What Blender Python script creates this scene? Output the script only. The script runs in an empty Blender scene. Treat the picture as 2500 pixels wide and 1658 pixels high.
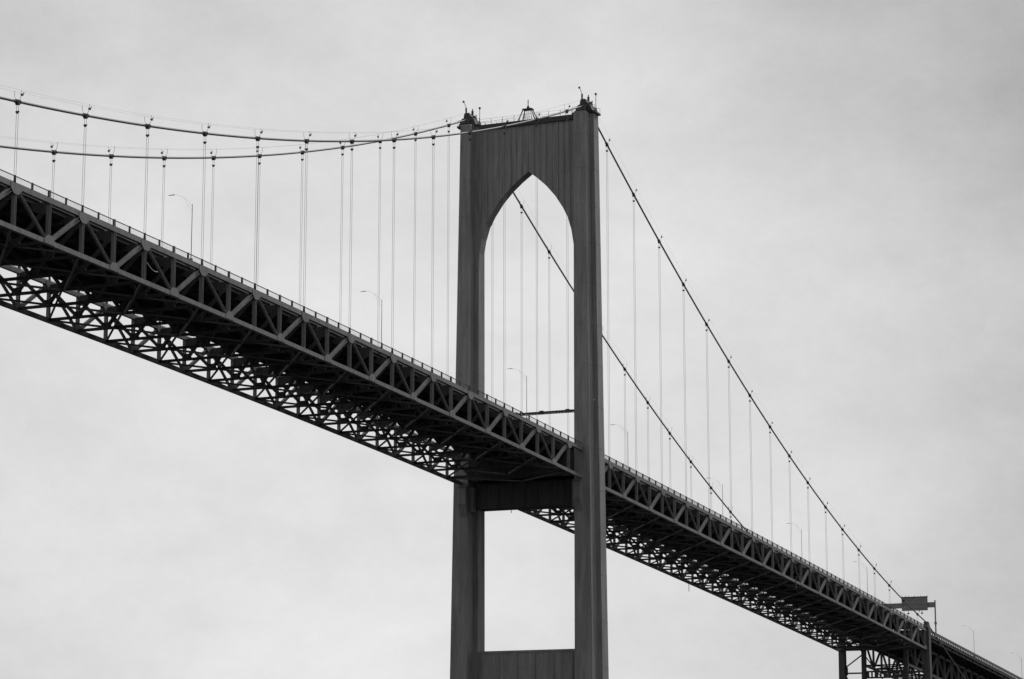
import bpy, math, random
from mathutils import Vector
random.seed(7)
scene = bpy.context.scene
C = scene.collection
PI = math.pi

# ------------------------------------------------------------------ bridge lines
P = 12.192                      # suspender spacing (40 ft)
W = 10.106                      # half the distance between the cable planes
AM, AS = 8.512, 8.801           # tower axis to first suspender, main / side span
DEP = 4.317                     # truss depth, chord centre to chord centre
NM, NS = 17, 17                 # panels built in main / side span
PX = 212.2                      # side pier
WATER = -59.0
def zd(x):                      # top chord line
    return -0.0558564*x - 1.159183e-4*x*x if x < 0 else -0.0536251*x - 3.32287e-5*x*x
def zmc(x): return 55.9464 + .397116*x + 8.374359e-4*x*x
def zsc(x): return 55.7401 - .475451*x + 7.59018e-4*x*x
def xm(k): return -(AM + (k-1)*P)
def xs(k): return AS + (k-1)*P
def za(x): return zd(PX) - .0600*(x-PX)          # approach grade

# ------------------------------------------------------------------ materials
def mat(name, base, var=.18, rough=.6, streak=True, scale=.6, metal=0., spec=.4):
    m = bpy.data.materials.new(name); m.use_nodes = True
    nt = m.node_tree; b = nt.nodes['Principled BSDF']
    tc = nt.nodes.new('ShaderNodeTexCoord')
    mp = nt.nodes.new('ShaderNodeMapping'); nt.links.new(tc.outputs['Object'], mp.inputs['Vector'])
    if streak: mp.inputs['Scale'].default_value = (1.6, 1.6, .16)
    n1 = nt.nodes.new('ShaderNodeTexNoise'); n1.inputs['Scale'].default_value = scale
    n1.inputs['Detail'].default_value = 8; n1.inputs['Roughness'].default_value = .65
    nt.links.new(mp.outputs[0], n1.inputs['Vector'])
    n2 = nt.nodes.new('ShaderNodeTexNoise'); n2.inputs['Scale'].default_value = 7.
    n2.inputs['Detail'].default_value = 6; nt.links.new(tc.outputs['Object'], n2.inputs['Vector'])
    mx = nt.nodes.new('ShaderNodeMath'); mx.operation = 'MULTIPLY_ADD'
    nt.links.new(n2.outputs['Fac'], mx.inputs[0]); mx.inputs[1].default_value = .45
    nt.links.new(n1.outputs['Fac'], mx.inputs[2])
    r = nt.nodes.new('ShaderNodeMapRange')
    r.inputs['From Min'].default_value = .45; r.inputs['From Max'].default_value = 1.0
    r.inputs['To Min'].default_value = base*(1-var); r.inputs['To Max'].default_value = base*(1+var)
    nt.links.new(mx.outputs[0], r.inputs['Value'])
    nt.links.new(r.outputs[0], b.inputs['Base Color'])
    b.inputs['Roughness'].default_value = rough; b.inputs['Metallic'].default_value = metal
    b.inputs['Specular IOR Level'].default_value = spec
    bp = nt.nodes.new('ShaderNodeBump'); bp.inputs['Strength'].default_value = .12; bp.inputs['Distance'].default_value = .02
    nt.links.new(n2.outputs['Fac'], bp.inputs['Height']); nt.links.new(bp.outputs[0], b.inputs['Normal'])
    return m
M = dict(
    tower=mat('tower_paint', .22, .45, .6, scale=.7),
    coping=mat('weathered_coping_paint', .05, .4, .7),
    truss=mat('truss_paint', .17, .45, .55, scale=.9),
    under=mat('shaded_floor_steel', .05, .5, .7),  # darker than the truss, carrying the shade under the deck in its colour
    slab=mat('deck_concrete', .10, .35, .9, streak=False, scale=.35),
    cable=mat('cable_paint', .12, .3, .5, streak=False),
    band=mat('cast_steel', .05, .3, .6, streak=False),
    rope=mat('wire_rope', .24, .2, .5, streak=False),
    rail=mat('rail_steel', .10, .3, .55, streak=False),
    pole=mat('galvanised_pole', .2, .2, .45, streak=False),
    arm=mat('pale_lamp_metal', .6, .15, .45, streak=False),
    dark=mat('dark_fitting', .04, .2, .5, streak=False),
    sign=mat('sign_back_metal', .19, .35, .5, streak=False, scale=.5),
    white=mat('white_enamel', .75, .08, .4, streak=False),
    pier=mat('pier_paint', .085, .4, .7),
)

# ------------------------------------------------------------------ mesh builder
class MB:
    def __init__(s): s.v = []; s.f = []
    def hexa(s, a, b):                                       # two matching quads
        n = len(s.v); s.v += [tuple(p) for p in a] + [tuple(p) for p in b]
        s.f += [(n,n+3,n+2,n+1), (n+4,n+5,n+6,n+7)] + [(n+i, n+(i+1) % 4, n+4+(i+1) % 4, n+4+i) for i in range(4)]
    def box(s, x0, x1, y0, y1, z0, z1):
        s.hexa([(x0,y0,z0),(x1,y0,z0),(x1,y1,z0),(x0,y1,z0)], [(x0,y0,z1),(x1,y0,z1),(x1,y1,z1),(x0,y1,z1)])
    def bar(s, p, q, w, h, side=(0,1,0), w2=None, h2=None):   # w along 'side', h across
        p, q = Vector(p), Vector(q); d = (q-p).normalized(); sd = Vector(side)
        sd = sd - d*sd.dot(d)
        if sd.length < 1e-4: sd = Vector((1,0,0)) - d*d.x
        sd.normalize(); u = d.cross(sd)
        w2 = w if w2 is None else w2; h2 = h if h2 is None else h2
        def ring(c, a, b): return [c - sd*a/2 - u*b/2, c + sd*a/2 - u*b/2, c + sd*a/2 + u*b/2, c - sd*a/2 + u*b/2]
        s.hexa(ring(p,w,h), ring(q,w2,h2))
    def beam(s, p, q, w, h, tf=.05, tw=.05, side=(0,1,0)):    # rolled I: flanges face +-u, web between
        p, q = Vector(p), Vector(q); d = (q-p).normalized(); sd = Vector(side)
        sd = sd - d*sd.dot(d)
        if sd.length < 1e-4: sd = Vector((1,0,0)) - d*d.x
        sd.normalize(); u = d.cross(sd)
        o = u*(h-tf)/2
        s.bar(p+o, q+o, w, tf, side); s.bar(p-o, q-o, w, tf, side)
        s.bar(p, q, tw, h-2*tf, side)
    def tube(s, pts, r, n=8, r2=None):
        pts = [Vector(p) for p in pts]; rings = []
        for i, p in enumerate(pts):
            d = (pts[min(i+1,len(pts)-1)] - pts[max(i-1,0)]).normalized()
            a = Vector((0,1,0)) - d*d.y
            if a.length < .05: a = Vector((1,0,0)) - d*d.x
            a.normalize(); b = d.cross(a)
            rr = r if r2 is None else r + (r2-r)*i/(len(pts)-1)
            k = len(s.v); rings.append(k)
            for j in range(n):
                t = 2*PI*j/n; s.v.append(tuple(p + a*rr*math.cos(t) + b*rr*math.sin(t)))
        for k0, k1 in zip(rings, rings[1:]):
            for j in range(n): s.f.append((k0+j, k0+(j+1) % n, k1+(j+1) % n, k1+j))
        s.f.append(tuple(rings[0]+j for j in reversed(range(n)))); s.f.append(tuple(rings[-1]+j for j in range(n)))
    def sweep(s, sec, xsl, zf):                               # section (y, dz) along x
        n = len(sec); k0 = len(s.v)
        for x in xsl:
            z = zf(x)
            for y, dz in sec: s.v.append((x, y, z+dz))
        for i in range(len(xsl)-1):
            a, b = k0+i*n, k0+(i+1)*n
            for j in range(n): s.f.append((a+j, a+(j+1) % n, b+(j+1) % n, b+j))
        s.f.append(tuple(k0+j for j in reversed(range(n)))); s.f.append(tuple(k0+(len(xsl)-1)*n+j for j in range(n)))
    def prism(s, poly, axis, a, b):                           # polygon extruded along y ('y') or x ('x')
        n = len(poly); k = len(s.v)
        for t in (a, b):
            for u, w in poly: s.v.append((u, t, w) if axis == 'y' else (t, u, w))
        s.f.append(tuple(k+i for i in range(n))); s.f.append(tuple(k+n+i for i in reversed(range(n))))
        for i in range(n): s.f.append((k+i, k+n+i, k+n+(i+1) % n, k+(i+1) % n))
    def build(s, name, m, parent=None, loc=None, smooth=False):
        me = bpy.data.meshes.new(name); me.from_pydata(s.v, [], s.f); me.validate()
        import bmesh
        bm = bmesh.new(); bm.from_mesh(me); bmesh.ops.recalc_face_normals(bm, faces=bm.faces); bm.to_mesh(me); bm.free()
        me.materials.append(M[m])
        if smooth:
            for p in me.polygons: p.use_smooth = len(p.vertices) == 4
        o = bpy.data.objects.new(name, me); C.objects.link(o)
        if parent is not None:
            o.parent = parent
            w = parent.location if parent.parent is None else parent.location + parent.parent.location
            o.location = -Vector(w)
        if loc is not None: o.location = Vector(loc)
        return o
def tag(o, label=None, cat=None, group=None, kind=None):
    if label: o['label'] = label
    if cat: o['category'] = cat
    if group: o['group'] = group
    if kind: o['kind'] = kind
    return o
def empty(name, loc, label, cat, group=None):
    o = bpy.data.objects.new(name, None); o.empty_display_size = 1; C.objects.link(o); o.location = loc
    return tag(o, label, cat, group)
ORD = ['first','second','third','fourth','fifth','sixth','seventh','eighth','ninth','tenth','eleventh','twelfth',
       'thirteenth','fourteenth','fifteenth','sixteenth','seventeenth','eighteenth','nineteenth']

# ------------------------------------------------------------------ suspended truss decks
def gusset_top(mb, x, y, slope):
    z = zd(x)
    poly = [(x-.95, z+.2-slope*.95), (x+.95, z+.2+slope*.95), (x+.95, z-.34+slope*.95), (x+.4, z-.86), (x-.4, z-.86), (x-.95, z-.34-slope*.95)]
    for s in (-1, 1): mb.prism(poly, 'y', y+s*.235, y+s*.262)
def gusset_bot(mb, x, y, slope):
    z = zd(x)-DEP
    poly = [(x-.9, z-.19-slope*.9), (x+.9, z-.19+slope*.9), (x+.9, z+.26+slope*.9), (x+.42, z+.72), (x-.42, z+.72), (x-.9, z+.26-slope*.9)]
    for s in (-1, 1): mb.prism(poly, 'y', y+s*.235, y+s*.262)

def truss_deck(root, xa, xb, topnodes):
    """Warren truss deck from xa to xb; topnodes are the suspender stations."""
    st = [xa + (xb-xa)*i/80 for i in range(81)]
    half = P/2
    nodes = sorted(topnodes)
    mids = sorted(set([round(x-half, 4) for x in nodes] + [round(x+half, 4) for x in nodes]))
    mids = [x for x in mids if xa+.3 < x < xb-.3]
    for s in (-1, 1):
        y = s*W
        ch = MB()
        ch.sweep([(y-.22,-.26),(y+.22,-.26),(y+.22,.26),(y-.22,.26)], st, zd)
        ch.sweep([(y-.22,-DEP-.25),(y+.22,-DEP-.25),(y+.22,-DEP+.25),(y-.22,-DEP+.25)], st, zd)
        for x in nodes: gusset_top(ch, x, y, (zd(x+.5)-zd(x-.5)))
        for x in mids: gusset_bot(ch, x, y, (zd(x+.5)-zd(x-.5)))
        tr = ch.build('stiffening_truss', 'truss', root)
        for x in nodes + mids:
            m = MB(); m.beam((x,y,zd(x)-.2), (x,y,zd(x)-DEP+.2), .42, .30, .05, .05, side=(0,1,0))
            m.build('vertical', 'truss', tr)
        for x in nodes:
            for dx in (-half, half):
                xb_ = x+dx
                if not (xa-.1 < xb_ < xb+.1): continue
                m = MB()
                if dx < 0: m.beam((x,y,zd(x)), (xb_,y,zd(xb_)-DEP), .40, .40, .05, .06)
                else: m.beam((x,y,zd(x)), (xb_,y,zd(xb_)-DEP), .30, .24, .04, .05)
                m.build('diagonal', 'truss', tr)
    # roadway slab with kerbs, stringers
    ta, tb = (xa, -.02) if xb < 0 else (.02, xb)              # the floor runs on to the tower axis
    sf = [ta + (tb-ta)*i/80 for i in range(81)]
    sl = MB(); YS = 8.14
    sl.sweep([(-YS,.44),(YS,.44),(YS,1.05),(7.75,1.05),(7.7,.68),(-7.7,.68),(-7.75,1.05),(-YS,1.05)], sf, zd)
    sl.build('roadway_slab', 'slab', root)
    for yy in (-7.85, -5.6, -3.36, -1.12, 1.12, 3.36, 5.6, 7.85):
        m = MB()
        m.sweep([(yy-.15,.38),(yy+.15,.38),(yy+.15,.436),(yy-.15,.436)], sf, zd)
        m.sweep([(yy-.03,.06),(yy+.03,.06),(yy+.03,.378),(yy-.03,.378)], sf, zd)
        m.sweep([(yy-.15,.0),(yy+.15,.0),(yy+.15,.058),(yy-.15,.058)], sf, zd)
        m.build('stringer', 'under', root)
    # transverse floor frames at every panel point
    for x in nodes + mids:
        z = zd(x); m = MB()
        t0, t1 = -.02, -.62
        e = W-.24
        # plate girder web, a little deeper at the end brackets
        m.prism([(-e, z-.1), (-8.6, z+t0), (8.6, z+t0), (e, z-.1), (e, z-1.3), (9.2, z-1.3), (7.6, z+t1), (-7.6, z+t1), (-9.2, z-1.3), (-e, z-1.3)], 'x', x-.035, x+.035)
        m.box(x-.19, x+.19, -7.5, 7.5, z+t1-.06, z+t1+.003)
        bz = z-DEP+.05
        for yc in (3.1, -3.1): m.prism([(yc-.75, z+t1), (yc+.75, z+t1), (yc+.35, z+t1-.62), (yc-.35, z+t1-.62)], 'x', x-.06, x+.06)
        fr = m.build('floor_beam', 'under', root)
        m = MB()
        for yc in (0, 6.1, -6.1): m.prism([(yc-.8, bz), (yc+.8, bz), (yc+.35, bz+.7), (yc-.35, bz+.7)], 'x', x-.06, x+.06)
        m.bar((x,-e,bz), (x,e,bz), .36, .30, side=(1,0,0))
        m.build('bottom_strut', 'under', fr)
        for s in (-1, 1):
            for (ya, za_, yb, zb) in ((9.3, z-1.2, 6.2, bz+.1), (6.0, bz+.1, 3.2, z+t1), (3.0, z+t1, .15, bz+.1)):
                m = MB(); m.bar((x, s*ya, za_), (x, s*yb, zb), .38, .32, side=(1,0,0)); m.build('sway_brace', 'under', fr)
    xe = xb-.25 if xb < 0 else xa+.25                          # end diaphragm next to the tower
    if abs(xe) < 10:
        z = zd(xe); m = MB(); m.prism([(-9.6,z-.05),(9.6,z-.05),(9.6,z-3.2),(8.4,z-3.95),(-8.4,z-3.95),(-9.6,z-3.2)], 'x', xe-.04, xe+.04)
        m.build('end_diaphragm', 'under', root)
    # bottom laterals, K pattern, apex one suspender panel further from the viewer
    for x in nodes:
        xc = x+P
        if xc > xb: xc = xb
        for s in (-1, 1):
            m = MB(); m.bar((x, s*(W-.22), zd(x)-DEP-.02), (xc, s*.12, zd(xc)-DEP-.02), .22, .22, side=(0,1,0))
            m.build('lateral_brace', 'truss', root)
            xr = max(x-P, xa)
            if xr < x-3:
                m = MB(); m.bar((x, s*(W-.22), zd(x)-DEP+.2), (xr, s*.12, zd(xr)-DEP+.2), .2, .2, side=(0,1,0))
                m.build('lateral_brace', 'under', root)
    return nodes, mids

def railing(root, y, xa, xb, posts, pw=.012, zf=zd, base=.26, h=.80, out=1):
    st = [xa + (xb-xa)*i/80 for i in range(81)]
    m = MB()
    top = base+h
    m.sweep([(y-.05,top-.07),(y+.05,top-.07),(y+.05,top),(y-.05,top)], st, zf)
    m.sweep([(y-.025,base+.12),(y+.025,base+.12),(y+.025,base+.16),(y-.025,base+.16)], st, zf)
    x = xa
    while x < xb:                                            # slim pickets
        z = zf(x); m.box(x-pw/2, x+pw/2, y-pw/2, y+pw/2, z+base+.15, z+top-.06); x += .19
    r = m.build('railing', 'rail', root)
    for i, x in enumerate(posts):
        z = zf(x); p = MB()
        wx = .30 if i % 4 == 3 else .14
        p.box(x-wx/2, x+wx/2, y-.10, y+.10, z+base-.02, z+top+.05)
        p.build('post', 'rail', r)
    return r

main = empty('suspended_deck', (-8, 0, zd(-8)), 'steel truss deck of the main span, crossing from the left edge to the tower', 'bridge deck', 'truss decks hung from the main cables')
nodes_m = [xm(k) for k in range(1, NM+1)]
MA, MBX = xm(NM)-P/2, -2.75
truss_deck(main, MA, MBX, nodes_m)
side = empty('suspended_deck', (100, 0, zd(100)), 'steel truss deck of the side span, running from the tower down to the braced pier', 'bridge deck', 'truss decks hung from the main cables')
nodes_s = [xs(k) for k in range(1, NS+1)]
SA, SB = 2.75, PX-1.2
truss_deck(side, SA, SB, nodes_s)
for root, a, b, nodes in ((main, MA, MBX, nodes_m), (side, SA, SB, nodes_s)):
    posts = sorted(x+P*j/4 for x in nodes for j in (-1, 0, 1, 2) if a+.2 < x+P*j/4 < b-.2)
    off = [x for x in posts]
    for s in (-1, 1):
        railing(root, s*W, a, b, off, .014 if root is main else .024)
# white boxes added as sky flecks under the deck edge, one per suspender panel
for root, nodes in ((main, nodes_m), (side, nodes_s)):
    for x in nodes:
        m = MB(); xx = x-P/2+1.35; z = zd(xx)
        if xx > 200 or (-3 < xx < 3.5): continue
        m.box(xx-.13, xx+.13, -9.1, -8.85, z-.72, z-.46); m.box(xx-.04, xx+.04, -8.9, -8.16, z-.46, z-.40); m.box(xx-.04, xx+.04, -8.16, -8.1, z-.46, z+.44)
        m.build('sky_fleck_box', 'white', root)
for x, y, d, root in ((108.0, -W-.32, 1.2, side), (105.0, W+.3, 1.4, side), (17.3, W+.3, .9, side)):
    z = zd(x)-DEP-.25; m = MB(); m.tube([(x,y,z+1.2),(x,y,z-d)], .06, 8); m.box(x-.1,x+.1,min(y,y-math.copysign(.1,y)),max(y,y-math.copysign(.1,y)),z+.3,z+.5); m.build('drain_pipe', 'pole', root)
# white cord looped between two members of the near truss
xk = xm(11); zc = zd(xk)
m = MB(); pts = []
for i in range(13):
    t = i/12; pts.append((xk+.15+t*2.2, -W-.30, zc-2.15-.75*math.sin(PI*min(t*.62+.0,1))+.12*t))
m.tube(pts, .03, 6)
tag(m.build('hanging_cord', 'white', None, smooth=True), 'white cord sagging across the near truss below the deck', 'cord')

# ------------------------------------------------------------------ tower
tower = empty('bridge_tower', (0, 0, WATER), 'tall steel bridge tower, two legs joined by a pointed arch', 'bridge tower')
ZT = 54.2
H1, H2 = 2.86, .96
def leg_mesh(s):
    mb = MB()
    for hx, si, so in ((H2, 8.19, 11.65), (H1, 8.94, 10.94)):
        zs = [WATER-2, -30, 0, 30, ZT - (0 if hx == H2 else .004)]
        k = len(mb.v)
        for z in zs:
            b = (.0100*(54-z) if s < 0 else .0133*(54-z)-.3); hh = hx + (.006*(54-z) if hx == H1 else .0)
            for x, y in ((-hh, si), (hh, si), (hh, so+b), (-hh, so+b)): mb.v.append((x, s*y, z))
        for i in range(len(zs)-1):
            for j in range(4): mb.f.append((k+4*i+j, k+4*i+(j+1) % 4, k+4*i+4+(j+1) % 4, k+4*i+4+j))
        mb.f.append((k+3,k+2,k+1,k)); e = k+4*(len(zs)-1); mb.f.append((e,e+1,e+2,e+3))
    # plate splices and small access ledges
    for z in (-52,-46,-39.5,-33,-26,-19,-12.5,-6,.5,7,13.5,20,26.5,33,39,45,50.5):
        b = (.0100*(54-z) if s < 0 else .0133*(54-z)-.3); hh = H1+.006*(54-z)
        mb.box(-hh-.02, hh+.02, min(s*8.92, s*(10.96+b)), max(s*8.92, s*(10.96+b)), z-.05, z+.05)
        mb.box(-H2-.02, H2+.02, min(s*8.17, s*(11.67+b)), max(s*8.17, s*(11.67+b)), z-.05, z+.05)
    return mb
for s in (-1, 1):
    lg = leg_mesh(s).build('leg', 'tower', tower)
    if s < 0:
        m = MB(); m.box(-1.12, -.99, -11.62, -11.3, 8.0, 8.16); m.build('service_light', 'white', lg)
    # platform lip at the very top
    m = MB(); m.box(-1.25, 1.25, min(s*8.0, s*12.0), max(s*8.0, s*12.0), ZT+.004, ZT+.30); m.build('top_ledge', 'coping', lg)
# arch panel
arch = [(8.186,31.0),(8.10,33.2),(7.72,35.5),(7.08,37.6),(6.2,39.3),(4.85,41.3),(3.2,43.15),(1.6,44.55),(0,45.75)]
mb = MB()
prof = [(-y, z) for y, z in arch] + [(y, z) for y, z in reversed(arch[:-1])]
prof = [(y-.4*(1-abs(y)/8.186), z) for y, z in prof]
AX = H2-.03
n = len(prof)
for x in (-AX, AX):
    for y, z in prof: mb.v.append((x, y, z))
    for y, z in prof: mb.v.append((x, y, ZT-.01))
for i in range(n-1):
    mb.f.append((i, i+1, n+i+1, n+i))
    mb.f.append((2*n+i, 3*n+i, 3*n+i+1, 2*n+i+1))
    mb.f.append((i, 2*n+i, 2*n+i+1, i+1))
    mb.f.append((n+i, n+i+1, 3*n+i+1, 3*n+i))
def arch_z(y):
    y = abs(y+.4*(1-min(abs(y),8.18)/8.186)); a = sorted(arch)
    for (y0,z0),(y1,z1) in zip(a, a[1:]):
        if y0 <= y <= y1: return z0+(z1-z0)*(y-y0)/(y1-y0)
    return 31
for y in (-7.55,-6.5,-5.5,-4.45,-3.45,-2.4,-1.4,-.35,.65,1.7,2.7,3.75,4.75,5.8,6.8,7.7):
    z0 = max(arch_z(y-.06), arch_z(y+.06))+.05
    for sx in (-1, 1):
        w_ = .09 if y in (-1.4,-5.5,2.7,6.8) else .05
        pr = .17 if w_ > .06 else .10; mb.box(min(sx*AX, sx*(AX+pr)), max(sx*AX, sx*(AX+pr)), y-w_, y+w_, z0, ZT-.9)
mb.build('arch_panel', 'tower', tower)
m = MB(); m.box(-1.22, 1.22, -8.18, 8.18, ZT-.75, ZT+.06); m.build('top_coping', 'coping', tower)
# deck strut: deep box under the trusses with brackets towards the legs
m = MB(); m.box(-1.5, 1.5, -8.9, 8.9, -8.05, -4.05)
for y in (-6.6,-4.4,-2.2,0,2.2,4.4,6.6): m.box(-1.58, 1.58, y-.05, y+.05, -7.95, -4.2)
ds = m.build('deck_strut', 'under', tower)  # dark floor steel puts the deck's shade into the strut's colour
for s in (-1, 1):
    m = MB(); m.box(-2.6, -1.6, min(s*8.3, s*8.92), max(s*8.3, s*8.92), -8.6, -4.7); m.build('bearing_post', 'tower', ds)
for s in (-1, 1):
    m = MB(); f = -H1-.006*60
    m.hexa([(f-.7,s*9.0,-7.4),(f+.05,s*9.0,-9.6),(f+.05,s*10.3,-9.6),(f-.7,s*10.3,-7.4)], [(f-.7,s*9.0,-4.75),(f+.05,s*9.0,-4.75),(f+.05,s*10.3,-4.75),(f-.7,s*10.3,-4.75)])
    m.box(f-.85, f+.05, min(s*8.95,s*10.4), max(s*8.95,s*10.4), -4.75, -4.6)
    m.build('bearing_bracket', 'tower', ds)
# lower strut below
m = MB(); m.box(-H2+.05, H2-.05, -8.9, 8.9, -37.6, -30.2); m.box(-H2-.05, H2+.05, -8.17, 8.17, -30.45, -30.12)
for y in (-7.6,-4.45,-1.4,1.65,4.7,7.6): m.box(-H2-.10, H2+.10, y-.08, y+.08, -37.5, -30.46)
m.build('lower_strut', 'tower', tower)
# saddle housings and their masts
for s in (-1, 1):
    m = MB(); yc = s*W
    pl = [(yc-1.5, ZT+.31), (yc+1.5, ZT+.31), (yc+.95, ZT+1.35), (yc+.62, ZT+1.45), (yc+.5, ZT+2.25), (yc-.3, ZT+2.3), (yc-.55, ZT+1.7), (yc-1.05, ZT+1.4)]
    m.prism(pl, 'x', -1.5, 1.5)
    hx = [(-2.3, ZT+.31), (2.3, ZT+.31), (1.2, ZT+1.65), (-1.2, ZT+1.65)]
    m.prism(hx, 'y', yc-.62, yc+.62)
    hs = m.build('saddle_housing', 'coping', tower)
    yl = yc + .55
    m = MB(); m.tube([(-.6,yl,ZT+.8),(-.6,yl+.02,ZT+3.4)], .15, 8); m.tube([(-.6,yl,ZT+3.4),(-.65,yl+.25,ZT+4.1),(-.65,yl+.45,ZT+4.5)], .045, 6)
    m.box(-.80,-.5, yl+.34, yl+.58, ZT+4.36, ZT+4.62); m.build('lamp_mast', 'dark', hs)
    m = MB(); m.tube([(.2,yc-.2,ZT+2.2),(.2,yc-.2,ZT+3.0)], .2, 8); m.tube([(.2,yc-.2,ZT+2.95),(.2,yc-.2,ZT+3.35)], .09, 6); m.tube([(.4,yc-.75,ZT+1.5),(.4,yc-.75,ZT+2.4)], .09, 6); m.box(-.5,-.2,yc-.9,yc-.6,ZT+1.4,ZT+2.0); m.build('warning_light', 'dark', hs)
    yr = yc-1.35
    m = MB(); m.tube([(.5,yr,ZT+.3),(.5,yr,ZT+3.5)], .05, 6); m.box(.36,.64,yr-.13,yr+.13,ZT+3.3,ZT+3.6); m.bar((.5,yr-.3,ZT+.3),(.5,yr,ZT+1.5),.06,.06); m.build('antenna', 'dark', hs)
    # ledge handrail
    m = MB()
    y0, y1 = sorted((s*8.1, s*11.9))
    for x in (-1.15, 1.15):
        m.bar((x,y0,ZT+1.25),(x,y1,ZT+1.25),.04,.04,side=(1,0,0))
        for j in range(5): yy = y0+(y1-y0)*j/4; m.box(x-.02,x+.02,yy-.02,yy+.02,ZT+.3,ZT+1.25)
    m.build('handrail', 'rail', hs)
# walkway rail between the housings
m = MB()
for x in (-1.15, 1.15):
    for zz in (.55, 1.02): m.bar((x,-8,ZT+zz),(x,8,ZT+zz),.022,.022,side=(1,0,0))
    for j in range(9): yy = -8+16*j/8; m.box(x-.025,x+.025,yy-.025,yy+.025,ZT+.06,ZT+1.05)
m.build('walkway_rail', 'rail', tower)
# beacon trestle on the middle of the top
m = MB()
for x0, x1 in ((-.8,-.35),(.8,.35)):
    m.bar((x0,1.45,ZT+.06),(x1,.72,ZT+2.1),.13,.13); m.bar((x0,-1.5,ZT+.06),(x1,-.62,ZT+2.1),.13,.13)
    m.bar((x1,.9,ZT+2.1),(x1,-.8,ZT+2.1),.2,.2,side=(1,0,0)); m.bar((x0*.9,.45,ZT+.06),(x1,.4,ZT+2.05),.07,.07); m.bar((x0*.9,-.45,ZT+.06),(x1,-.25,ZT+2.05),.07,.07)
m.bar((-.38,.72,ZT+2.12),(.38,.72,ZT+2.12),.18,.18); m.bar((-.38,-.62,ZT+2.12),(.38,-.62,ZT+2.12),.18,.18)
bf = m.build('beacon_trestle', 'dark', tower)
m = MB(); m.tube([(0,.02,ZT+2.1),(0,.02,ZT+2.6)], .22, 10); m.tube([(0,.02,ZT+2.6),(0,.02,ZT+3.7)], .08, 8); m.build('beacon', 'dark', bf)

# ------------------------------------------------------------------ main cables with bands, lamps, hand ropes
RC = .138
CABLE = {-1: 'nearer', 1: 'farther'}
for s in (-1, 1):
    y = s*W
    pts = []
    x = MA-60
    while x < -2.2: pts.append((x, y, zmc(x))); x += 3.0
    pts += [(-1.6,y,zmc(-1.6)), (-.6,y,55.72), (0,y,55.78), (.6,y,55.6), (1.6,y,zsc(1.6))]
    x = 3.0
    while x < PX-3: pts.append((x, y, zsc(x))); x += 3.0
    pts += [(PX-1.5,y,zsc(PX-1.5)), (PX,y,zsc(PX)-.03), (PX+1.5,y,zsc(PX)-.45)]
    x = PX+4
    while x < PX+120: pts.append((x, y, zsc(PX)-.3*(x-PX))); x += 8
    m = MB(); m.tube(pts, RC, 10)
    cab = m.build('main_cable', 'cable', None, smooth=True)
    tag(cab, 'nearer main cable, passing over the right tower leg' if s < 0 else 'farther main cable, passing over the left tower leg', 'cable', 'main suspension cables')
    stations = [(xm(k), zmc, 1) for k in range(1, NM+1)] + [(xs(k), zsc, 1) for k in range(1, NS+1)]
    for x, zf, _ in stations:
        sl = (zf(x+.2)-zf(x-.2))/.4; d = Vector((1,0,sl)).normalized(); c = Vector((x, y, zf(x)))
        m = MB()
        m.tube([c-d*.38, c-d*.34, c+d*.34, c+d*.38], .17, 10)
        for t in (-.3, 0, .3): m.tube([c+d*(t-.05), c+d*(t+.05)], .225, 10)
        m.box(x-.16, x+.16, y-.2, y+.2, c.z-.32, c.z-.1)
        bd = m.build('cable_band', 'band', cab)
        for so in (-1, 1):
            m = MB(); yo = y+so*.42
            m.bar((x, y+so*.16, c.z+.05), (x, yo, c.z+.62), .03, .03)
            m.bar((x, yo, c.z+.6), (x, yo, c.z+1.15), .028, .028)
            m.build('rope_stanchion', 'dark', bd)
        m = MB(); yo = y+s*.42                               # lamp on the outer side
        m.box(x-.07, x+.21, yo-.09, yo+.09, c.z+.60, c.z+.76); m.bar((x+.15, yo, c.z+.66), (x+.40, yo, c.z+1.0), .07, .07)
        m.build('cable_lamp', 'dark', bd)
    for so in (-1, 1):
        m = MB()
        for zf, a, b in ((zmc, MA-60, -3), (zsc, 3, PX-6)):
            k = 120; m.tube([(a+(b-a)*i/k, y+so*.42, zf(a+(b-a)*i/k)+1.12) for i in range(k+1)], .007, 5)
        m.build('hand_rope', 'rope', cab)

# ------------------------------------------------------------------ suspenders
def suspender(x, s, zf, label):
    y = s*W; zt = zf(x)-.3; zb = zd(x)+.26
    t = empty('suspender', (x, y, zb), label, 'suspender', 'wire rope suspenders between cables and deck')
    for so in (-1, 1):
        m = MB(); m.tube([(x, y+so*.13, zt+.25), (x, y+so*.115, zt-.9), (x, y+so*.115, zb)], .021, 6)
        m.build('rope', 'rope', t)
    if zt-zb > 2.5:
        m = MB(); zz = zt-.75
        m.box(x-.07, x+.07, y-.19, y+.19, zz-.08, zz+.08); m.box(x-.05, x+.05, y-.08, y+.08, zz-.2, zz-.05)
        m.build('rope_spacer', 'dark', t)
    m = MB(); m.tube([(x, y-.115, zb-.02), (x, y-.115, zb+.5)], .06, 8, .035); m.tube([(x, y+.115, zb-.02), (x, y+.115, zb+.5)], .06, 8, .035)
    m.build('socket', 'dark', t)
    return t
for s in (-1, 1):
    for k in range(1, (15 if s < 0 else 13)+1):
        suspender(xm(k), s, zmc, f'suspender rope pair on the {CABLE[s]} cable, {ORD[k-1]} from the tower on left span')
    for k in range(1, NS+1):
        suspender(xs(k), s, zsc, f'suspender rope pair on the {CABLE[s]} cable, {ORD[k-1]} from the tower on right span')

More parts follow.
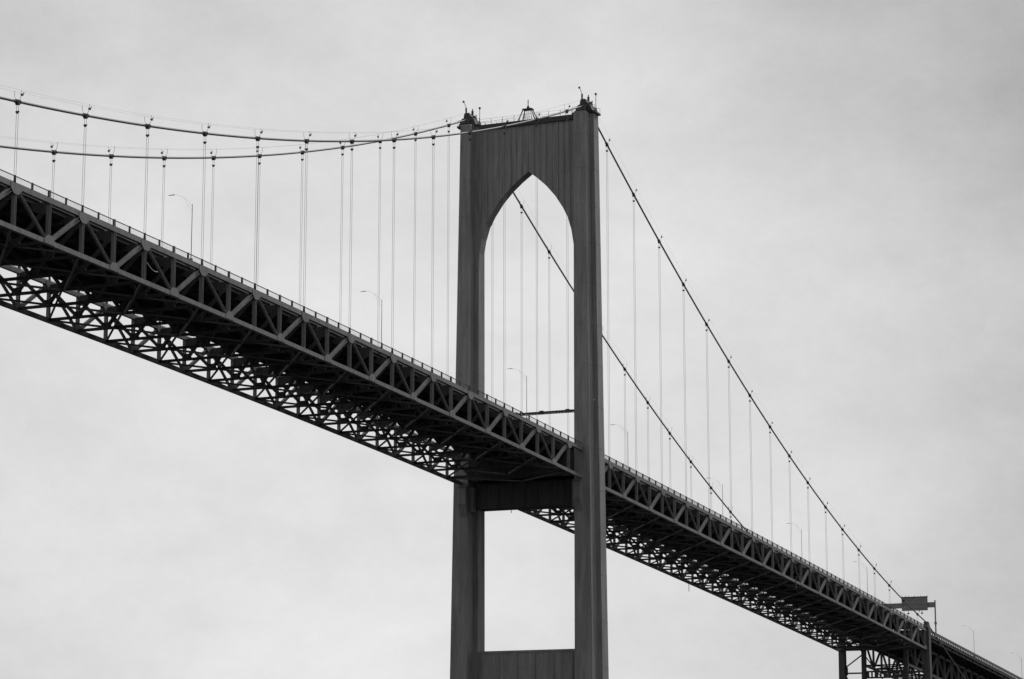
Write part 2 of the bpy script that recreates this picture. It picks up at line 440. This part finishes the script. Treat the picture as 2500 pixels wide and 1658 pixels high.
# ------------------------------------------------------------------ deck lamps
LAMPY = -8.3
def lamp_parts(root, x, zb):
    y = LAMPY
    m = MB(); m.tube([(x,y,zb), (x,y,zb+7.2)], .05, 8, .035); m.box(x-.14,x+.14,y-.14,y+.14,zb,zb+.9)
    m.build('pole', 'pole', root)
    m = MB()
    m.tube([(x,y,zb+6.9), (x-.1,y+.5,zb+7.6), (x-.2,y+1.1,zb+8.1), (x-.3,y+1.8,zb+8.4), (x-.3,y+2.3,zb+8.45)], .011, 6)
    m.tube([(x,y,zb+6.3), (x-.1,y+.6,zb+7.2), (x-.2,y+1.1,zb+8.05)], .012, 5)
    m.build('arm', 'arm', root)
    m = MB(); m.hexa([(x-.40,y+2.2,zb+8.40),(x-.18,y+2.2,zb+8.40),(x-.2,y+3.0,zb+8.43),(x-.4,y+3.0,zb+8.43)], [(x-.36,y+2.2,zb+8.49),(x-.24,y+2.2,zb+8.49),(x-.27,y+2.9,zb+8.48),(x-.33,y+2.9,zb+8.48)])
    m.build('lamp_head', 'arm', root)
LG = 'slim lamps standing along the near deck edge'
lamps = [(-117.6, 'slim curved-arm deck lamp standing farthest left, above the main span'),
         (-69.0, 'slim curved-arm deck lamp on the main span, midway between left edge and tower'),
         (-20.4, 'slim curved-arm deck lamp seen through the tower arch'),
         (22.0, 'slim deck lamp just to the right of the tower'),
         (70.4, 'slim deck lamp on the side span, left of where the farther cable meets the deck'),
         (119.4, 'slim deck lamp on the side span, below the middle of the nearer cable'),
         (168.0, 'slim deck lamp on the side span, closest to the sign gantry')]
for x, lb in lamps:
    t = empty('deck_lamp', (x, LAMPY, zd(x)+.6), lb, 'street lamp', LG)
    lamp_parts(t, x, zd(x)+.6)
for x, lb in ((268.0, 'slim deck lamp beyond the pier, left of the two on the approach'), (324.5, 'slim deck lamp at the right edge, last on the approach')):
    t = empty('deck_lamp', (x, LAMPY, za(x)+.1), lb, 'street lamp', LG)
    lamp_parts(t, x, za(x)+.1)

# ------------------------------------------------------------------ signal gantry between the tower legs
g = empty('signal_gantry', (0, 0, 6.9), 'thin horizontal gantry bar across the roadway between the tower legs', 'gantry')
m = MB(); m.bar((0,-8.19,6.84),(0,8.19,6.84),.34,.3,side=(1,0,0)); m.bar((0,-8.19,6.58),(0,8.19,6.58),.1,.1,side=(1,0,0))
y = -8
while y < 8: m.bar((0,y,6.58),(0,y+.5,6.7),.05,.05); y += .5
m.build('beam', 'dark', g)
for y in (-6.6,-2.2,2.2,6.6):
    m = MB(); m.box(-.2,.15,y-.3,y+.3,6.55,7.12); m.box(-.32,-.2,y-.22,y+.22,6.95,7.05); m.build('signal_box', 'dark', g)
for s in (-1,1):
    m = MB(); m.box(-.25,.25,min(s*7.8,s*8.18),max(s*7.8,s*8.18),6.4,7.2); m.build('end_bracket', 'dark', g)

# ------------------------------------------------------------------ side pier
pier = empty('bridge_pier', (PX, 0, WATER), 'braced steel pier of four columns where side span meets approach', 'bridge pier')
def col(y, wy, wx, ztop, zbot=WATER-2):
    m = MB(); b = .012
    m.hexa([(PX-wx/2-b*20, y-wy/2-b*20, zbot), (PX+wx/2+b*20, y-wy/2-b*20, zbot), (PX+wx/2+b*20, y+wy/2+b*20, zbot), (PX-wx/2-b*20, y+wy/2+b*20, zbot)],
           [(PX-wx/2, y-wy/2, ztop), (PX+wx/2, y-wy/2, ztop), (PX+wx/2, y+wy/2, ztop), (PX-wx/2, y+wy/2, ztop)])
    return m
zp = zsc(PX)
for s in (-1, 1):
    c = col(s*W, 1.3, 1.8, zp-1.2).build('column', 'pier', pier)
    m = MB(); m.prism([(PX-1.5,zp-1.2),(PX+1.5,zp-1.2),(PX+1.0,zp-.6),(PX+.5,zp+.05),(PX-.7,zp+.2),(PX-1.0,zp-.5)], 'y', s*W-.5, s*W+.5)
    m.build('cable_saddle', 'pier', c)
    col(s*5.0, .9, .9, za(PX)-2.0).build('column', 'pier', pier)
    m = MB(); m.bar((PX, s*9.5, -22.2), (PX, s*5.4, -22.2), .45, .35, side=(1,0,0)); m.build('cross_strut', 'pier', pier)
    m = MB(); m.bar((PX, s*9.5, -20.9), (PX, s*5.4, -18.0), .3, .25, side=(1,0,0)); m.build('brace', 'pier', pier)
    m = MB(); m.bar((PX, s*9.5, -22.5), (PX, s*5.4, -31), .3, .25, side=(1,0,0)); m.build('brace', 'pier', pier)
    m = MB(); m.prism([(s*9.6,-20.2),(s*8.9,-20.9),(s*8.9,-22.5),(s*9.6,-23.2)], 'x', PX-.2, PX+.2); m.build('gusset_plate', 'pier', pier)
    m = MB(); m.bar((PX, s*9.5, -16.4), (PX, s*5.4, -16.4), .5, 1.2, side=(1,0,0)); m.build('cross_strut', 'pier', pier)
m = MB()
for z in (-21.9, -23.3): m.bar((PX, -4.6, z), (PX, 4.6, z), .45, .35, side=(1,0,0))
for j in range(9): y = -4.2+8.4*j/8; m.bar((PX,y,-21.9),(PX,y,-23.3),.3,.34 if j % 2 else .8,side=(1,0,0))
m.build('cross_strut', 'pier', pier)
m = MB(); m.bar((PX,-4.6,-16.4),(PX,4.6,-16.4),.5,1.2,side=(1,0,0)); m.build('cross_strut', 'pier', pier)
for s in (-1, 1):
    m = MB(); m.bar((PX+s*.16, -4.6*s, -23.6), (PX+s*.16, 4.6*s, -34), .3, .3, side=(1,0,0)); m.build('brace', 'pier', pier)

# ------------------------------------------------------------------ approach spans
app = empty('approach_deck', (PX+50, 0, za(PX+50)), 'deck truss approach span sloping down past the pier at lower right', 'bridge deck')
XA0, XA1, AP = PX+1.4, PX+148, 7.2
st = [XA0+(XA1-XA0)*i/60 for i in range(61)]
AY, AD = 5.0, 7.4
m = MB(); m.sweep([(-9.2,-.55),(9.2,-.55),(9.2,-.05),(-9.2,-.05)], st, za); m.build('roadway_slab', 'slab', app)
for yy in (-8.6,-7.4,-6.2,-2.5,0,2.5,6.2,7.4,8.6):
    m = MB(); m.sweep([(yy-.14,-1.25),(yy+.14,-1.25),(yy+.14,-.555),(yy-.14,-.555)], st, za); m.build('stringer', 'under', app)
for s in (-1, 1):
    y = s*AY; ch = MB()
    ch.sweep([(y-.25,-2.1),(y+.25,-2.1),(y+.25,-1.5),(y-.25,-1.5)], st, za)
    ch.sweep([(y-.25,-AD-.25),(y+.25,-AD-.25),(y+.25,-AD+.25),(y-.25,-AD+.25)], st, za)
    tr = ch.build('deck_truss', 'truss', app)
    nk = int((XA1-XA0)/AP)
    for k in range(nk+1):
        x = XA0+k*AP
        m = MB(); m.beam((x,y,za(x)-2.0),(x,y,za(x)-AD),.42,.5,.05,.05); m.build('vertical', 'truss', tr)
        if k < nk:
            xa_, xb_ = (x, x+AP) if k % 2 == 0 else (x+AP, x)
            m = MB(); m.beam((xa_,y,za(xa_)-1.8),(xb_,y,za(xb_)-AD),.38,.42,.05,.05); m.build('diagonal', 'truss', tr)
nk = int((XA1-XA0)/AP)
for k in range(nk+1):
    x = XA0+k*AP; z = za(x)
    m = MB(); m.prism([(-9.1,z-.56),(9.1,z-.56),(9.1,z-.95),(5.3,z-2.1),(-5.3,z-2.1),(-9.1,z-.95)], 'x', x-.05, x+.05)
    fb = m.build('floor_beam', 'under', app)
    m = MB(); m.bar((x,-AY,z-AD),(x,AY,z-AD),.3,.3,side=(1,0,0)); m.build('bottom_strut', 'under', fb)
    if k < nk:
        x2 = x+AP; z2 = za(x2)
        for s in (-1, 1):
            m = MB(); m.bar((x,s*AY,z-AD),(x2,-s*AY,z2-AD+.02*s),.25,.2); m.build('lateral_brace', 'under', app)
for s in (-1, 1):
    y = s*9.2; m = MB()
    m.sweep([(y-.12,.62),(y+.12,.62),(y+.12,1.12),(y-.12,1.12)], st, za)      # solid upper rail
    m.sweep([(y-.10,-.05),(y+.10,-.05),(y+.10,.10),(y-.10,.10)], st, za)      # kerb
    r = m.build('railing', 'rail', app)
    n = int((XA1-XA0)/1.75)
    for j in range(n):
        x = XA0+.6+j*1.75; m = MB(); m.box(x-.24,x+.24,y-.09,y+.09,za(x)+.1-.03,za(x)+.65); m.build('post', 'rail', r)

# ------------------------------------------------------------------ sign gantry on the approach
GX = 226.9; gz = za(GX)
sg = empty('sign_gantry', (GX, 0, gz), 'overhead gantry with a large rectangular sign panel beside the pier', 'sign gantry')
m = MB(); m.box(GX-.35, GX+.35, -8.75, 8.75, -6.25, -5.05); m.build('beam', 'sign', sg)
for s in (-1, 1):
    m = MB(); m.tube([(GX,s*8.65,gz-.04),(GX,s*8.65,-4.6)], .17, 10); m.box(GX-.2,GX+.2,s*8.65-.26,s*8.65+.26,-10.3,-9.7); m.build('post', 'sign', sg)
m = MB(); m.box(GX-.62, GX-.42, -7.0, -.75, -6.95, -3.85)
for z in (-4.4,-5.4,-6.4): m.box(GX-.67, GX-.62, -6.95, -.8, z-.05, z+.05)
sp = m.build('sign_panel', 'sign', sg)
m = MB(); m.box(GX-.68,GX-.36,-7.05,-.70,-3.84,-3.62)
for j in range(5): y = -6.9+6.1*j/4; m.box(GX-.45,GX-.4,y-.03,y+.03,-3.62,-3.25)
m.build('top_rail', 'dark', sp)
for y in (-2.3, -5.6):
    m = MB(); m.box(GX-.55,GX-.5,y-.05,y+.05,-7.5,-6.95); m.box(GX-.75,GX-.4,y-.22,y+.22,-7.75,-7.45); m.build('sign_lamp', 'dark', sp)

# ------------------------------------------------------------------ water
m = MB(); m.v = [(-4000,-4000,WATER),(6000,-4000,WATER),(6000,6000,WATER),(-4000,6000,WATER)]; m.f = [(0,1,2,3)]
wm = bpy.data.materials.new('bay_water'); wm.use_nodes = True; nt = wm.node_tree; b = nt.nodes['Principled BSDF']
tc = nt.nodes.new('ShaderNodeTexCoord'); nz = nt.nodes.new('ShaderNodeTexNoise'); nz.inputs['Scale'].default_value = .35; nz.inputs['Detail'].default_value = 6
nt.links.new(tc.outputs['Object'], nz.inputs['Vector']); bp = nt.nodes.new('ShaderNodeBump'); bp.inputs['Strength'].default_value = .5; bp.inputs['Distance'].default_value = .6
nt.links.new(nz.outputs['Fac'], bp.inputs['Height']); nt.links.new(bp.outputs[0], b.inputs['Normal'])
b.inputs['Base Color'].default_value = (.012,.012,.012,1); b.inputs['Roughness'].default_value = .35; b.inputs['Specular IOR Level'].default_value = .25
M['water'] = wm
tag(m.build('water', 'water'), kind='structure')

# ------------------------------------------------------------------ sky: overcast over a Nishita base, all grey (black and white film)
SUN_EL = math.radians(42); SUN = Vector((.94, -.34, 0)).normalized()
world = bpy.data.worlds.new('World'); scene.world = world; world.use_nodes = True
nt = world.node_tree; N = nt.nodes; L = nt.links
bg = N['Background']
sky = N.new('ShaderNodeTexSky'); sky.sky_type = 'NISHITA'; sky.sun_disc = False; sky.sun_elevation = SUN_EL; sky.sun_rotation = math.atan2(SUN.x, SUN.y)
bw = N.new('ShaderNodeRGBToBW'); L.new(sky.outputs[0], bw.inputs[0])
tc = N.new('ShaderNodeTexCoord')
def noise(scale, detail, rough, loc, sq):
    mp = N.new('ShaderNodeMapping'); L.new(tc.outputs['Generated'], mp.inputs[0]); mp.inputs['Scale'].default_value = (1,1,sq); mp.inputs['Location'].default_value = loc
    n = N.new('ShaderNodeTexNoise'); n.inputs['Scale'].default_value = scale; n.inputs['Detail'].default_value = detail; n.inputs['Roughness'].default_value = rough
    L.new(mp.outputs[0], n.inputs['Vector']); return n.outputs['Fac']
def math_(op, a, b=None, c=None):
    n = N.new('ShaderNodeMath'); n.operation = op
    for i, v in enumerate((a, b, c)):
        if v is None: continue
        if hasattr(v, 'links'): L.new(v, n.inputs[i])
        else: n.inputs[i].default_value = v
    return n.outputs[0]
# thin part of the cloud, low behind the bridge, lets more light through
vd = N.new('ShaderNodeVectorMath'); vd.operation = 'DOT_PRODUCT'; L.new(tc.outputs['Generated'], vd.inputs[0]); vd.inputs[1].default_value = Vector((0.8878, 0.4355, 0.1490)).normalized()
glow = N.new('ShaderNodeMapRange'); glow.interpolation_type = 'SMOOTHSTEP'; L.new(vd.outputs['Value'], glow.inputs['Value'])
glow.inputs['From Min'].default_value = .950; glow.inputs['From Max'].default_value = 1.0; glow.inputs['To Min'].default_value = 4.6; glow.inputs['To Max'].default_value = 7.7
big = noise(7.0, 5, .52, (1.3, 4.9, 2.6), 2.2)
fine = noise(40, 12, .8, (2.1, .4, .7), 1.4)
c1 = math_('MULTIPLY_ADD', math_('SUBTRACT', big, .5), 3.2, glow.outputs[0])
c2 = math_('MULTIPLY_ADD', math_('SUBTRACT', fine, .5), 1.7, c1)
mix = N.new('ShaderNodeMix'); mix.data_type = 'FLOAT'; mix.inputs[0].default_value = .94
L.new(bw.outputs[0], mix.inputs[2]); L.new(c2, mix.inputs[3])
L.new(mix.outputs[0], bg.inputs['Color']); bg.inputs['Strength'].default_value = .1

sd = bpy.data.lights.new('sun', 'SUN'); sd.energy = 1.7; sd.angle = math.radians(10); sd.color = (1,1,1)
so = bpy.data.objects.new('sun', sd); C.objects.link(so)
S = Vector((SUN.x*math.cos(SUN_EL), SUN.y*math.cos(SUN_EL), math.sin(SUN_EL)))
so.rotation_euler = S.to_track_quat('Z', 'Y').to_euler(); so.location = (0, -100, 200)

# ------------------------------------------------------------------ camera
cd = bpy.data.cameras.new('camera'); cam = bpy.data.objects.new('camera', cd); C.objects.link(cam)
cd.sensor_width = 36; cd.lens = 6070.2057/2500*36; cd.clip_end = 20000; cd.clip_start = 1
cam.location = (-354.8015, -149.7395, -55.8210)
yaw, pit = .4061313, .1910608
fw = Vector((math.cos(yaw)*math.cos(pit), math.sin(yaw)*math.cos(pit), math.sin(pit)))
cam.rotation_euler = fw.to_track_quat('-Z', 'Y').to_euler()
scene.camera = cam
scene.view_settings.view_transform = 'Standard'; scene.view_settings.look = 'None'
scene.view_settings.exposure = 0; scene.view_settings.gamma = 1
scene.cycles.max_bounces = 5
